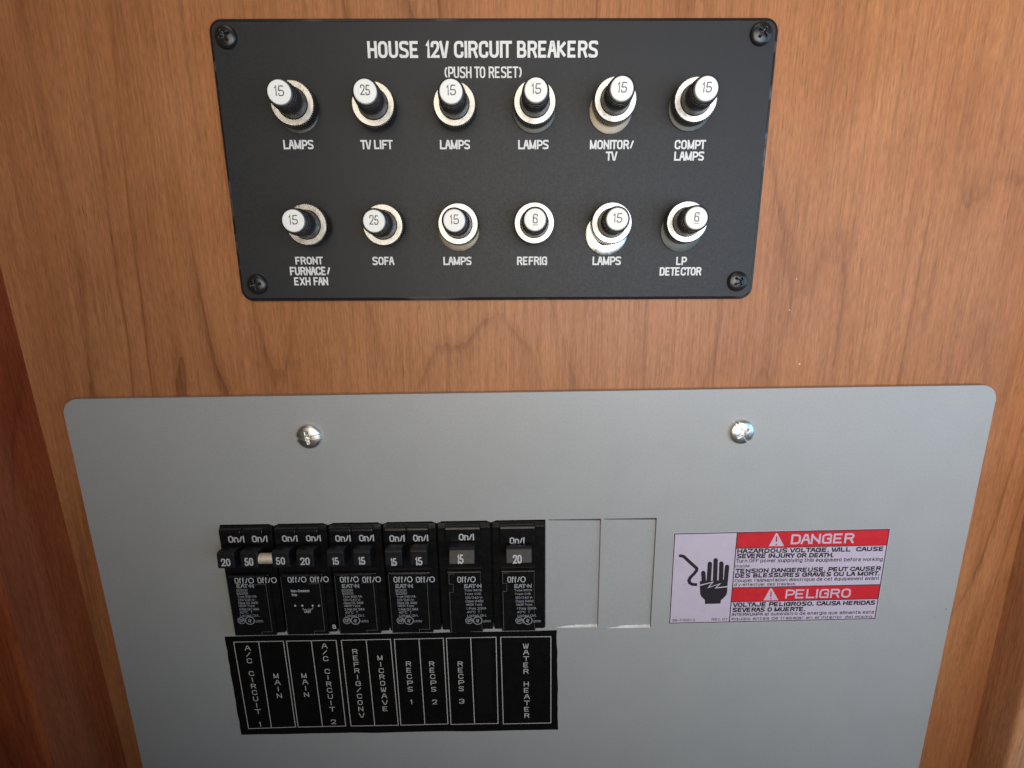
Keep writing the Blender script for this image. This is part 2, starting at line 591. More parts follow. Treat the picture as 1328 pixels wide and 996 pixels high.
# ------------------------------------------------------------------ black plate with the push-button breakers
PX0, PX1, PZ0, PZ1 = -110.2, 101.0, -18.8, 84.5
PCX, PCZ = (PX0+PX1)/2, (PZ0+PZ1)/2
PT = 3.0
plate = thing('breaker_plate', PCX, PCZ, 0, 0,
              'black rectangular plate with white lettering headed HOUSE 12V CIRCUIT BREAKERS', 'breaker panel')
FP = Frame(PCX, PCZ)
b = MB()
BV = 1.5
rr = [round_rect(PX0-PCX+e, PX1-PCX-e, PZ0-PCZ+e, PZ1-PCZ-e, 5.0-e, 10) for e in (0.0, 0.0)+tuple(BV*(1-math.cos(a*math.pi/16)) for a in range(1, 9))]
dd_ = (0.05, PT-1.8)+tuple(PT-1.8+1.8*math.sin(a*math.pi/16) for a in range(1, 9))
b.flat(rr[-1], PT)
b.build('face_plate', M_PLATE, plate)
b = MB()
nn = len(rr[0])
b.add([(x, -d, z) for R_, d in zip(rr, dd_) for x, z in R_],
      [(k*nn+i, k*nn+(i+1) % nn, (k+1)*nn+(i+1) % nn, (k+1)*nn+i) for k in range(len(rr)-1) for i in range(nn)], True)
b.build('bevelled_edge', M_RIM, plate)

ti = MB()
px_text(ti, FP, "HOUSE 12V CIRCUIT BREAKERS", 476.5, 775.5, 53, 75, PT+0.06, fw=0.176, gap=4.4, space=6.0)
ti.build('title_lettering', M_INK, plate)
ti = MB()
px_text(ti, FP, "(PUSH TO RESET)", 576.5, 676.5, 86.3, 101.2, PT+0.06, fw=0.145, gap=4.2)
ti.build('subtitle_lettering', M_INK, plate)

CAPT = [
    [("LAMPS", 367.5, 406.5, 181.5, 193.5)], [("TV LIFT", 467.5, 508.5, 181.5, 193.5)], [("LAMPS", 570.5, 609.5, 181.5, 193.5)],
    [("LAMPS", 672, 711.5, 181.5, 193.5)],
    [("MONITOR/", 765, 822, 181.5, 193.5), ("TV", 785.5, 799.5, 196.5, 208.3)],
    [("COMPT", 875, 914.5, 181.5, 193.5), ("LAMPS", 874.5, 913, 196.5, 208.3)],
    [("FRONT", 383, 418, 333, 343), ("FURNACE/", 376, 428.5, 346, 357), ("EXH FAN", 381.5, 425.5, 359.5, 370)],
    [("SOFA", 483, 510.5, 333, 343.7)], [("LAMPS", 575, 611.5, 333, 343.7)], [("REFRIG", 670.5, 709.5, 332.7, 343.7)],
    [("LAMPS", 768.5, 805.3, 332.7, 343.7)], [("LP", 877, 890, 333, 343.7), ("DETECTOR", 855.5, 909.5, 346.5, 357.3)],
]
for c in CAPT:
    ti = MB()
    for s, x0, x1, y0, y1 in c:
        px_text(ti, FP, s, x0, x1, y0, y1, PT+0.06, fw=0.185, gap=4.3)
    ti.build('caption_lettering', M_INK, plate)


def dome(R, h, n=7):
    """pan-head profile, front centre first"""
    P = []
    for i in range(n+1):
        a = math.radians(90*i/n)
        P.append((max(R*math.sin(a), 0.02), h*(0.25+0.75*math.cos(a))))
    P.append((R, 0.0))
    return P


def screw(parent, x, z, d, R, h, mat, ang, label=None, slot=False):
    """pan-head screw whose cross recess is really cut into the head"""
    bm = bmesh.new()
    seg, rings = 96, 26
    rows = []
    for i in range(rings+1):
        t = i/rings
        r = R*t
        row = []
        for j in range(seg):
            a = 2*math.pi*j/seg
            px, py = r*math.cos(a), r*math.sin(a)
            q = math.sqrt(max(0.0, 1-t*t))
            hh = h*(0.22+0.78*q**0.8)
            ca, sa = math.cos(-ang), math.sin(-ang)
            u, v = px*ca-py*sa, px*sa+py*ca
            cw, cl = R*0.115, R*0.50
            dep = 0.0
            for p, o in ((u, v), (v, u)):
                L = cl if not (slot and p is u) else R*1.2
                if abs(p) < L:
                    e = max(0.0, 1-(abs(o)/cw)**4) if abs(o) < cw else 0.0
                    k = (1-abs(p)/L)**0.35 if L == cl else 0.55
                    dep = max(dep, e*k)
            if r < R*0.2:
                dep = max(dep, 1.0)
            row.append(bm.verts.new((px, -hh+dep*h*0.62, py)))
        rows.append(row)
    base = [bm.verts.new((R*math.cos(2*math.pi*j/seg), 0, R*math.sin(2*math.pi*j/seg))) for j in range(seg)]
    rows.append(base)
    for i in range(1, len(rows)-1):
        for j in range(seg):
            k = (j+1) % seg
            bm.faces.new((rows[i][j], rows[i+1][j], rows[i+1][k], rows[i][k]))
    c = rows[0][0]
    for j in range(1, seg):
        bm.verts.remove(rows[0][j])
    for j in range(seg):
        bm.faces.new((c, rows[1][j], rows[1][(j+1) % seg]))
    bmesh.ops.recalc_face_normals(bm, faces=bm.faces)
    for f in bm.faces:
        f.smooth = True
    for v in bm.verts:
        v.co *= MM
    me = bpy.data.meshes.new('screw')
    bm.to_mesh(me)
    bm.free()
    me.materials.append(mat)
    o = bpy.data.objects.new('screw', me)
    COL.objects.link(o)
    o.parent = parent
    o.location = (x*MM, -d*MM, z*MM)
    if label:
        o['label'] = label
    return o


for px, py, a in ((292, 47, 0.5), (988, 43, 0.9), (333, 369, 0.2), (957, 365, 0.7)):
    x, z = FP.loc(px, py, PT+1)
    screw(plate, x, z, PT+0.0, 4.1, 2.3, M_BSCREW, a)

BTN = [  # rating, nut face centre, cap centre, washer droop (x, z mm, extra radius), label
    ("15", (378.7, 133.5), (362.6, 119.2), (-0.3, -1.0, 0.5), 'push button marked 15 over the LAMPS caption nearest the TV LIFT button'),
    ("25", (483.5, 134.5), (473.9, 117.6), (0, -0.2, 0.0), 'push button marked 25 over the TV LIFT caption'),
    ("15", (589.2, 134.2), (584.9, 117.8), (0, -0.3, 0.0), 'push button marked 15 over LAMPS, first right of TV LIFT'),
    ("15", (693.6, 131.8), (694.8, 116.3), (0, -1.0, 0.8), 'push button marked 15 over LAMPS, next to the MONITOR/TV button'),
    ("15", (798.3, 128.8), (806.2, 114.8), (-0.6, -2.2, 0.8), 'push button marked 15 with a tan washer over the MONITOR/TV caption'),
    ("15", (902.5, 129.0), (915.6, 114.6), (-0.2, -1.2, 0.8), 'push button marked 15 over the COMPT LAMPS caption'),
    ("15", (397.0, 291.3), (380.3, 285.6), (0, -0.3, 0.0), 'push button marked 15 over the FRONT FURNACE/EXH FAN caption'),
    ("25", (496.2, 291.6), (484.8, 286.0), (0, -0.3, 0.2), 'push button marked 25 over the SOFA caption'),
    ("15", (594.0, 290.4), (588.8, 285.3), (-0.5, -1.7, 0.8), 'push button marked 15 over LAMPS, between SOFA and REFRIG'),
    ("6", (693.0, 289.3), (693.4, 284.3), (0, -0.5, 0.0), 'push button marked 6 over the REFRIG caption'),
    ("15", (793.6, 289.2), (800.2, 283.3), (-1.1, -3.4, 1.0), 'push button marked 15 with bright dropped washer, between REFRIG and LP DETECTOR'),
    ("6", (891.2, 287.8), (902.4, 282.0), (-0.3, -2.6, 1.0), 'push button marked 6 over the LP DETECTOR caption'),
]
HN, HC = 8.3, 22.5          # nut face and button top, mm above the plate
for i, (num, pn, pc, dr, lab) in enumerate(BTN):
    nx, nz = at(*pn, PT+HN)
    qx, qz = at(*pc, PT+HC)
    A = Vector((qx-nx, -(HC-HN), qz-nz)).normalized()       # axis of this button, each a little out of square
    A = (A + Vector((0, -0.25, 0))).normalized()
    base = Vector((nx, -(PT+HN), nz)) - A*(HN/(-A.y))
    t = thing('push_button_breaker', base.x, base.z, PT, 0, lab, 'circuit breaker', 'twelve push button breakers on the black plate')
    X = Vector((1, 0, 0))
    X = (X - A*X.dot(A)).normalized()
    Y = A.cross(X)
    M = Matrix(((X.x, Y.x, A.x, 0), (X.y, Y.y, A.y, 0), (X.z, Y.z, A.z, 0), (0, 0, 0, 1)))
    rnd = random.Random(i*7+3)
    ws = MB()
    rw = 7.4+dr[2]
    Mw = Matrix.Translation((dr[0], 0, dr[1])) @ FRONT
    ws.lathe([(4.6, 0.85), (rw-0.2, 0.85), (rw, 0.7), (rw, 0.03)], Mw, 56, cap=False)
    ws.build('washer', {10: M_WASHER, 4: M_WTAN, 8: M_WTAN}.get(i, M_WDULL), t)
    nu = MB()
    ph = Matrix.Rotation(rnd.random()*6, 4, 'Z')
    TE = 60
    nu.lathe([(7.6, HN-0.06), (7.9, HN-0.32), (7.9, 1.4), (7.3, 0.95)], M @ ph, TE*6, TE, 0.40, 7.3, smooth=False, cap=False)
    no = nu.build('knurled_nut', M_KNURL, t)
    nf = MB()
    nf.lathe([(5.45, HN-0.9), (5.6, HN), (7.45, HN), (7.86, HN-0.22)], M @ ph, TE*6, TE, 0.36, 7.5, smooth=False, cap=False)
    nf.build('nut_face', M_NICKEL, no)
    sl = MB()
    P = [(3.95, HC-0.6), (4.35, HC-0.65), (4.62, HC-1.1), (4.62, HC-2.1), (4.4, HC-2.3), (4.4, HC-2.75), (4.75, HC-2.95), (4.75, HC-3.5),
         (4.5, HC-3.7), (4.5, HC-4.1), (4.85, HC-4.4), (4.95, HN+3.0), (5.35, HN+1.2), (5.4, 1.0)]
    sl.lathe(P, M, 64, cap=True)
    sl.build('sleeve', M_SLEEVE, t)
    ca = MB()
    ca.lathe([(3.55, HC), (3.82, HC-0.12), (3.92, HC-0.4), (3.92, HC-1.2)], M, 48, smooth=False)
    co = ca.build('button_cap', M_CAP, t)
    tx = MB()
    # lettering laid on the cap: the sheet's frame (x, -d, z) goes to the cap's (x, z, h)
    T = M @ Matrix(((1, 0, 0, 0), (0, 0, 1, 0), (0, -1, 0, 0), (0, 0, 0, 1)))
    text(tx, num, 0.1, 0.35, 3.3 if len(num) == 2 else 1.75, 3.3, HC+0.05, fw=0.11, gap=3.6, M=T, rot=rnd.uniform(-0.06, 0.02))
    if num == "6":
        tx.stroke([(-0.75, -1.85), (0.95, -1.85)], 0.2, HC+0.05, M=T)
    tx.build('number', M_CAPINK, co)

# ------------------------------------------------------------------ grey load-centre cover
ROT = 0.0097
GX, GZ = 10.0, -160.0
GD = 2.8
cover = thing('panel_cover', GX, GZ, 0, ROT, 'large grey enamelled metal cover with rounded corners and two silver screws', 'panel cover')
FG = Frame(GX, GZ, ROT)
tl = FG.loc(80, 517.5, GD)
tr = FG.loc(1295, 499.8, GD)
bl = FG.loc(184, 995, GD)
br = FG.loc(1192, 995, GD)
gx0, gx1 = (tl[0]+bl[0])/2, (tr[0]+br[0])/2
gz1 = (tl[1]+tr[1])/2
gz0 = gz1-330.0
outer = round_rect(gx0, gx1, gz0, gz1, 7.0, 10)
# opening for six breakers: little tabs of metal are left between the twist-outs
o0, o1 = FG.loc(285.6, 690, GD)[0], FG.loc(707.3, 740, GD)[0]
oz1 = FG.loc(495, 677.2, GD)[1]
oz0 = FG.loc(495, 816.5, GD)[1]
PITCH_B = (o1-o0)/6
hole = []
for k in range(6):                                    # bottom edge, left to right
    a, c = o0+k*PITCH_B, o0+(k+1)*PITCH_B
    tab = 0.9
    hole += [(a+(2.2 if k else 0), oz0), (c-(2.2 if k < 5 else 0), oz0)]
    if k < 5:
        hole += [(c-0.5, oz0+tab), (c+0.5, oz0+tab)]
for k in range(5, -1, -1):                            # top edge, right to left
    a, c = o0+k*PITCH_B, o0+(k+1)*PITCH_B
    hole += [(c-(2.2 if k < 5 else 0), oz1), (a+(2.2 if k else 0), oz1)]
    if k:
        hole += [(a+0.5, oz1-0.9), (a-0.5, oz1-0.9)]
ko = []
for x0, y0, x1, y1 in ((711.5, 673.3, 777.6, 814.0), (781.5, 672.3, 848.0, 814.5)):
    a = FG.loc(x0, 740, GD)
    c = FG.loc(x1, 740, GD)
    top = FG.loc((x0+x1)/2, y0, GD)[1]
    bot = FG.loc((x0+x1)/2, y1, GD)[1]
    ko.append((a[0], c[0], bot, top))
b = MB()
ring_mesh(b, outer, [hole]+[[(x0, z0), (x1, z0), (x1, z1), (x0, z1)] for x0, x1, z0, z1 in ko], 0.3, GD)
b.build('cover_sheet', M_PANEL, cover, 0.35, 2, weld=True)
for x0, x1, z0, z1 in ko:                              # pressed-in blanks, tipped a little: flush left, deep right
    b = MB()
    g, dr_ = 0.10, 1.2
    v = [(x0+0.02, -(GD-0.10), z0+0.02), (x1-g, -(GD-dr_), z0+0.02), (x1-g, -(GD-dr_), z1-1.45), (x0+0.02, -(GD-0.30), z1-0.55),
         (x0+0.02, -0.35, z0+0.02), (x1-g, -0.35, z0+0.02), (x1-g, -0.35, z1-1.45), (x0+0.02, -0.35, z1-0.55)]
    b.add(v, [(0, 1, 2, 3), (0, 4, 5, 1), (1, 5, 6, 2), (2, 6, 7, 3), (3, 7, 4, 0)])
    bo = b.build('blanking_plate', M_PANEL, cover)
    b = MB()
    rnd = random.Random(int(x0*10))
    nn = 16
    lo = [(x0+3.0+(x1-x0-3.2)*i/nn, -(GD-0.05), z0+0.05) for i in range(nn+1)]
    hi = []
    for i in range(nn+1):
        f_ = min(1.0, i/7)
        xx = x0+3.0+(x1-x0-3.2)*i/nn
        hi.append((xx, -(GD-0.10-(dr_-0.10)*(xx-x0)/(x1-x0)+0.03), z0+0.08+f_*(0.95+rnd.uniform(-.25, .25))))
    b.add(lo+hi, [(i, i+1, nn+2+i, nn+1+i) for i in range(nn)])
    b.build('lit_cut_edge', M_LITCUT, bo)
for px, py, r in ((1227, 790, 0.7), (1213, 800, 0.35), (765, 905, 0.4), (1105, 930, 0.4)):
    x, z = FG.loc(px, py, GD)
    rnd = random.Random(px)
    b = MB()
    b.flat([(x+r*rnd.uniform(.4, 1.2)*math.cos(math.pi*i/4), z+r*rnd.uniform(.4, 1.0)*math.sin(math.pi*i/4)) for i in range(8)], GD+0.05)
    b.build('scuff', M_SCUFF, cover)
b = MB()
b.box(o0-3, ko[1][1]+3, 0.06, 0.2, oz0-3, oz1+3)  # black sheet standing in for the shade behind the gaps
b.build('shade_backing', M_HOLE, cover)
for px, py, a in ((400.5, 566.5, 0.12), (962, 560.5, -0.95)):
    x, z = FG.loc(px, py, GD+1.0)
    screw(cover, x, z, GD, 5.6, 2.9, M_ZINC, a, slot=True)

# ------------------------------------------------------------------ the six branch breakers
BD = 6.8                      # moulded face, mm proud of the wood
TD = 14.2                     # front of the toggles
CZ = (oz0+oz1)/2
HB = (oz1-oz0)/2
ONZ = {}
BR = [
    dict(kind='d', x=0, on=[(295.9, 316.7, 695.1, 703.6), (326.7, 346.8, 694.6, 703.1)], off=[(304.1, 329.2, 749.3, 756.8), (333.8, 358.9, 748.8, 756.3)],
         num=[("20", 286.6, 298.6, 724.7, 734.3), ("50", 317, 328.4, 723.7, 733.8)],
         label='double black breaker with 20 and 50 toggles, its pale metal tie pin showing'),
    dict(kind='p', x=1, on=[(365.8, 385.7, 694.3, 702.5), (396.9, 416, 694, 702)], off=[(373, 397.4, 748, 755.5), (402, 426.3, 747.7, 755.2)],
         num=[("50", 357.6, 369.6, 722.9, 732.3), ("20", 389.3, 401.6, 723.3, 732.7)],
         label='double black breaker with 50 and 20 toggles and a dotted diagram on its face'),
    dict(kind='d', x=2, on=[(434.8, 454.7, 694, 702.4), (465.7, 485, 693.5, 702)], off=[(440.8, 465.2, 747.7, 755.4), (469.7, 494, 747.7, 755.4)],
         num=[("15", 430.5, 439.5, 723.3, 732.3), ("15", 464.3, 473.7, 722.5, 732.3)],
         label='double black breaker with two 15 toggles above REFRIG/CONV and MICROWAVE'),
    dict(kind='d', x=3, on=[(505, 524.8, 694, 702.6), (535.7, 555.2, 693.5, 702)], off=[(510.4, 535, 747.7, 755.4), (539.3, 564, 747.7, 755.4)],
         num=[("15", 506.2, 514.7, 724, 733.7), ("15", 538.2, 547.8, 722.8, 733)],
         label='double black breaker with two 15 toggles above RECPS 1 and RECPS 2'),
    dict(kind='s', x=4, on=[(595, 614.7, 692.2, 700.7)], off=[(593, 616.8, 747.7, 755.4)], num=[("15", 592.4, 601, 721.8, 731.4)],
         label='single black breaker with one wide 15 toggle above RECPS 3'),
    dict(kind='s', x=5, on=[(661, 680.2, 697, 705.2)], off=[(658, 681.8, 747.7, 755.4)], num=[("20", 665.2, 676.6, 721.4, 730.8)],
         label='single black breaker with one wide 20 toggle above WATER HEATER'),
]
LINES_D = ["BD2020", "BQ2020", "Type BQD A.B.", "120/240 V~", "Class CTL R400", "HACR Type", "2 Pole Ckt 30KA", "40*C  T", "Listed Ckt."]
LINES_S = ["Type BR115", "Type C115", "120/240 V~", "Class R400", "HACR Type", "1 Pole 30KA", "40*C  T", "Listed Ckt."]
prot = {}
tsz = at(675, 716, TD)[1]-at(675, 734, TD)[1]
for bdef in BR:
    k = bdef['x']
    xc = o0+(k+0.5)*PITCH_B
    wx, wz = GX+xc*FG.c-CZ*FG.s, GZ+xc*FG.s+CZ*FG.c
    t = thing('branch_breaker', wx, wz, GD, ROT, bdef['label'], 'circuit breaker', 'branch breakers in a row in the grey panel')
    F = Frame(wx, wz, ROT, GD)
    hw = PITCH_B/2-0.35
    # tops of toggles, in this frame
    ht = F.loc(675, 716, TD)[1]
    hb = F.loc(675, 734, TD)[1]
    hs = F.loc(675, 706.5, BD)[1]
    ho = F.loc(675, 746.5, BD)[1]
    if k == 0:
        Z = dict(ht=F.loc(320, 717, TD)[1], hb=F.loc(320, 737.5, TD)[1], hs=F.loc(320, 707, BD)[1], ho=F.loc(320, 746.5, BD)[1])
    ht, hb, hs, ho = Z['ht'], Z['hb'], Z['hs'], Z['ho']
    fb = BD-GD
    if k == 5:
        hs -= 1.5
    house = MB()
    # outer shell, low shoulders
    house.extr_x([(-1.9, HB-0.5), (0.1, HB-0.5), (2.0, HB-2.0), (2.0, -HB+0.9), (1.4, -HB+0.5), (-1.9, -HB+0.5)], -hw, hw)
    if bdef['kind'] == 's':
        c0, c1 = -hw+3.6, hw-4.6
        segs = [(c0, c1)]
    else:
        c0, c1 = -hw+1.2, hw-3.4
        mid = (c0+c1)/2
        segs = [(c0, mid-0.15), (mid+0.15, c1)]
    for a, c in segs:                                  # raised ON half
        house.extr_x([(0.5, HB-0.9), (fb-1.0, HB-1.0), (fb-0.2, HB-1.5), (fb, HB-2.1), (fb, hs), (1.0, hs)], a, c)
    house.extr_x([(0.5, ho+0.4), (fb-0.2, ho+0.2), (fb, ho-0.3), (fb, -HB+1.2), (fb-0.8, -HB+0.6), (0.5, -HB+0.6)], c0, c1)
    house.build('housing', M_BRK, t, 0.35, 2)
    for a, c in segs:
        pass
    # toggles
    n = len(bdef['num'])
    tw = 7.6 if n == 2 else 11.6
    for (s, x0, x1, y0, y1) in bdef['num']:
        tx, tz = F.loc((x0+x1)/2, (y0+y1)/2, TD)
        if n == 1:
            tx = F.loc(612.5 if k == 4 else 673, 725, TD)[0]
            if k == 4:
                tx = F.loc(598.5, 725, TD)[0]
        tg = MB()
        fd = TD-GD
        tl_ = (2.4 if k == 4 else 1.9) if n == 1 else 0.25
        ht = Z['ht']-(tl_*0.55 if n == 1 else 0)
        tg.extr_x([(0.8, hs-0.2), (fb+0.2, hs-0.2), (fd-1.2-tl_, ht+0.2), (fd-tl_, ht-0.6), (fd, hb+0.3), (fd-1.0, hb), (0.8, hb-1.6)], tx-tw/2, tx+tw/2)
        to = tg.build('toggle', M_TOG, t, 0.4, 2)
        nb = MB()
        lx, lz = F.loc((x0+x1)/2, (y0+y1)/2, TD)
        ax_, _ = F.loc(x0, y0, TD)
        bx_, _ = F.loc(x1, y0, TD)
        hh_ = F.loc(x0, y0, TD)[1]-F.loc(x0, y1, TD)[1]
        # the front of the toggle leans back towards its top edge
        fz, gz = hb+0.3, ht-0.6
        sl_ = -tl_/(gz-fz)
        ML = Matrix(((1, 0, 0, 0), (0, 1, -sl_, sl_*fz), (0, 0, 1, 0), (0, 0, 0, 1)))
        text(nb, s, lx, lz, bx_-ax_, hh_, fd+0.05, fw=0.17, gap=4, M=ML)
        nb.build('number', M_BINK, to)
    # printing
    pr = MB()
    for q in bdef['on']:
        px_text(pr, F, "On/I", *q, BD+0.05, fw=0.17, gap=3.6)
    for q in bdef['off']:
        px_text(pr, F, "Off/@", *q, BD+0.05, fw=0.14, gap=3.4)
    pr.build('switch_lettering', M_BINK, t)
    fine = MB()
    dd = BD+0.05
    ox = bdef['off'][0][0]

    def at_line(s, xa, y, wpx, hpx, fw=0.13):
        px_text(fine, F, s, xa, xa+wpx, y-hpx/2, y+hpx/2, dd, fw=fw, gap=3.5)
    if bdef['kind'] != 'p':
        sx = 9.0 if bdef['kind'] == 's' else 2.5
        lines = LINES_S if bdef['kind'] == 's' else LINES_D
        ys0, ys1 = 765.7, 798.3
        at_line("EAT+N", ox+sx, 760.0, 22.5, 5.2, 0.24)
        for j, s in enumerate(lines):
            y = ys0+(ys1-ys0)*j/(len(lines)-1)
            at_line(s, ox+sx+0.6*j, y, min(25.5, 2.15*len(s)+1.5), 3.1, 0.15)
        # two round approval marks
        yy = 804.8
        cxx = ox+sx+6.5
        for q, (ex, fill) in enumerate(((cxx, True), (cxx+11.0, False))):
            ctr = F.loc(ex, yy, dd)
            R = 1.65 if fill else 2.05
            loop = [(ctr[0]+R*math.cos(a*math.pi/12), ctr[1]+R*math.sin(a*math.pi/12)) for a in range(24)]
            if fill:
                fine.stroke(loop, 0.35, dd-GD, True)
                text(fine, "SP", ctr[0], ctr[1], 2.3, 1.7, dd-GD+0.02, fw=0.2)
            else:
                fine.stroke(loop, 0.42, dd-GD, True)
                text(fine, "UL", ctr[0]+0.1, ctr[1]-0.1, 1.7, 1.7, dd-GD+0.02, fw=0.2, rot=-0.5)
        at_line("LISTED", cxx+18.0, 805.6, 10.0, 2.6, 0.16)
    else:
        at_line("Non-Common", ox+4.3, 766.3, 24, 3.4, 0.16)
        at_line("Trip", ox+4.8, 771.8, 7.5, 3.6, 0.16)
        for ex in (382.8, 392.0, 405.5, 413.6):
            c = F.loc(ex, 785.5, dd)
            fine.flat([(c[0]+0.5*math.cos(a*math.pi/6), c[1]+0.5*math.sin(a*math.pi/6)) for a in range(12)], dd-GD)
        P = [F.loc(392.5, 788.5, dd), F.loc(393.5, 790.5, dd), F.loc(405, 790, dd), F.loc(406, 788, dd)]
        fine.stroke(P, 0.22, dd-GD)
        at_line("UNIT", 394.5, 793.3, 9, 3.2, 0.18)
        at_line("a", 431.2, 812.8, 4.4, 5.6, 0.2)
    fine.build('rating_lettering', M_BINK2 if bdef['kind'] != 'p' else M_BINK, t)
    # worn mould lines that outline the label recess
    gr = MB()
    zt, zb = ho-1.0, -HB+1.6
    if bdef['kind'] == 's':
        P = [(c0+3.6, ho-0.9), (c0+0.9, ho-0.9), (c0+0.9, ho-6.2), (c0+2.7, ho-6.2), (c0+2.7, ho-10.5), (c0+0.9, ho-10.5), (c0+0.9, zb)]
        gr.stroke(P, 0.16, fb+0.04)
        gr.stroke([(c1-0.5, ho-0.9), (c1-0.5, zb)], 0.10, fb+0.04)
    else:
        x1_ = c1-1.6
        gr.stroke([(x1_-5.5, ho-4.8), (x1_, ho-4.8), (x1_, zb+1.4), (x1_-5.0, zb+1.4), (x1_-5.0, zb-0.2)], 0.16, fb+0.04)
        gr.stroke([(c0+0.35, ho-1.0), (c0+0.35, zb)], 0.12, fb+0.04)
        gr.stroke([(c0+1.5, ho-0.6), (c1-2.0, ho-0.6)], 0.10, fb+0.04)
    gr.build('mould_line', M_GROOVE, t)
    if k == 0:                                          # metal pin that ties the two 50 toggles
        a = F.loc(337.0, 724.8, TD-2)
        c = F.loc(355.5, 724.6, TD-2)
        pn = MB()
        L = c[0]-a[0]
        Mx = Matrix(((0, 0, 1, a[0]), (1, 0, 0, -(TD-GD-2.4)), (0, 1, 0, a[1]), (0, 0, 0, 1)))
        pn.lathe([(2.35, L), (2.35, 0.0)], Mx, 32, cap=False)
        pn.build('tie_pin', M_PIN, t)

# ------------------------------------------------------------------ printed strip under the breakers
SD = GD+0.18
sc_ = [(291.2, 825.9), (722.2, 817.5), (723.9, 946.2), (313.2, 953)]
cs = [at(x, y, SD) for x, y in sc_]
sx_, sz_ = sum(p[0] for p in cs)/4, sum(p[1] for p in cs)/4
strip = thing('circuit_label_strip', sx_, sz_, GD, ROT, 'black label strip printed with circuit names in boxes under the breakers', 'label')
FS = Frame(sx_, sz_, ROT, GD)
b = MB()
edge = []
rnd = random.Random(5)
cl = [FS.loc(x, y, SD) for x, y in sc_]
for i in range(4):                                     # hand-cut, slightly uneven edge
    a, c = Vector(cl[i]), Vector(cl[(i+1) % 4])
    nn = 14
    for j in range(nn):
        p = a.lerp(c, j/nn)
        if j:
            p += Vector((rnd.uniform(-.22, .22), rnd.uniform(-.22, .22)))
        edge.append(tuple(p))
edge.reverse()
b.prism(edge, 0.02, SD-GD)
b.build('tape', M_STRIP, strip)


def z7(x, y):
    return 280+x/2.951, 810+y/2.951


fr = MB()
BX = [((68, 67), (258, 63), (305, 392), (125, 398), (163, 65), (213, 395)),
      ((270, 63), (460, 60), (497, 388), (315, 392), (365, 62), (408, 390)),
      ((480, 60), (668, 56), (698, 385), (517, 388), (575, 58), (608, 386)),
      ((683, 56), (870, 52), (888, 380), (708, 385), (777, 54), (800, 382)),
      ((882, 52), (1072, 48), (1080, 378), (900, 382), (975, 50), (990, 380)),
      ((1090, 48), (1282, 46), (1282, 376), (1100, 380), None, None)]
for bx in BX:
    fr.stroke([FS.loc(*z7(*p), SD) for p in bx[:4]], 0.38, SD-GD+0.04, True)
    if bx[4]:
        fr.stroke([FS.loc(*z7(*p), SD) for p in bx[4:]], 0.38, SD-GD+0.044)
fr.build('box_lines', M_SINK, strip)
VT = [("A/C CIRCUIT 1", (120, 90), (168, 381)), ("MAIN", (230, 196), (243, 272)), ("MAIN", (337, 195), (347, 268)),
      ("A/C CIRCUIT 2", (414, 82), (450, 372)), ("REFRIG/CONV", (532, 103), (557, 347)), ("MICROWAVE", (628, 127), (648, 322)),
      ("RECPS 1", (737, 150), (747, 296)), ("RECPS 2", (826, 150), (837, 296)), ("RECPS 3", (935, 150), (941, 293)),
      ("WATER HEATER", (1185, 82), (1190, 348)), ]
for s, p0, p1 in VT:
    lt = MB()
    for j, ch in enumerate(s):
        if ch == ' ':
            continue
        f_ = j/(len(s)-1)
        c = FS.loc(*z7(p0[0]+(p1[0]-p0[0])*f_, p0[1]+(p1[1]-p0[1])*f_), SD)
        if ch == 'I':
            text(lt, ch, c[0], c[1], 0.42, 2.7, SD-GD+0.04, th=0.42)
        else:
            text(lt, ch, c[0], c[1], 1.1 if ch == '1' else 2.5, 2.8, SD-GD+0.04, th=0.42)
    lt.build('circuit_lettering', M_SINK, strip)
gt = MB()                                               # a name painted over in black, only just visible
cp = [FS.loc(*z7(x, y), SD) for x, y in ((1000, 340), (1058, 338), (1052, 66), (995, 68))]
gt.flat(cp, SD-GD+0.05)
gt.build('black_patch', M_GHOST, strip)

# ------------------------------------------------------------------ danger sticker
KD = GD+0.12
kc = [(874.5, 692.9), (1153, 685.9), (1135, 802.6), (868.9, 807.7)]
kw_ = [at(x, y, KD) for x, y in kc]
kx, kz = sum(p[0] for p in kw_)/4, sum(p[1] for p in kw_)/4
KR = math.atan2(kw_[1][1]-kw_[0][1], kw_[1][0]-kw_[0][0])*0.5+math.atan2(kw_[2][1]-kw_[3][1], kw_[2][0]-kw_[3][0])*0.5
stk = thing('danger_sticker', kx, kz, GD, KR, 'white and red danger sticker with black hand pictogram on the grey cover', 'sticker')
FK = Frame(kx, kz, KR, GD)
D0 = KD-GD
kl = [FK.loc(x, y, KD) for x, y in kc]
hwK = (kl[1][0]+kl[2][0]-kl[0][0]-kl[3][0])/4
hhK = (kl[0][1]+kl[1][1]-kl[2][1]-kl[3][1])/4


def z8(x, y):
    return 860+x/4.284, 670+y/4.284


def K8(x, y):
    return FK.loc(*z8(x, y), KD)


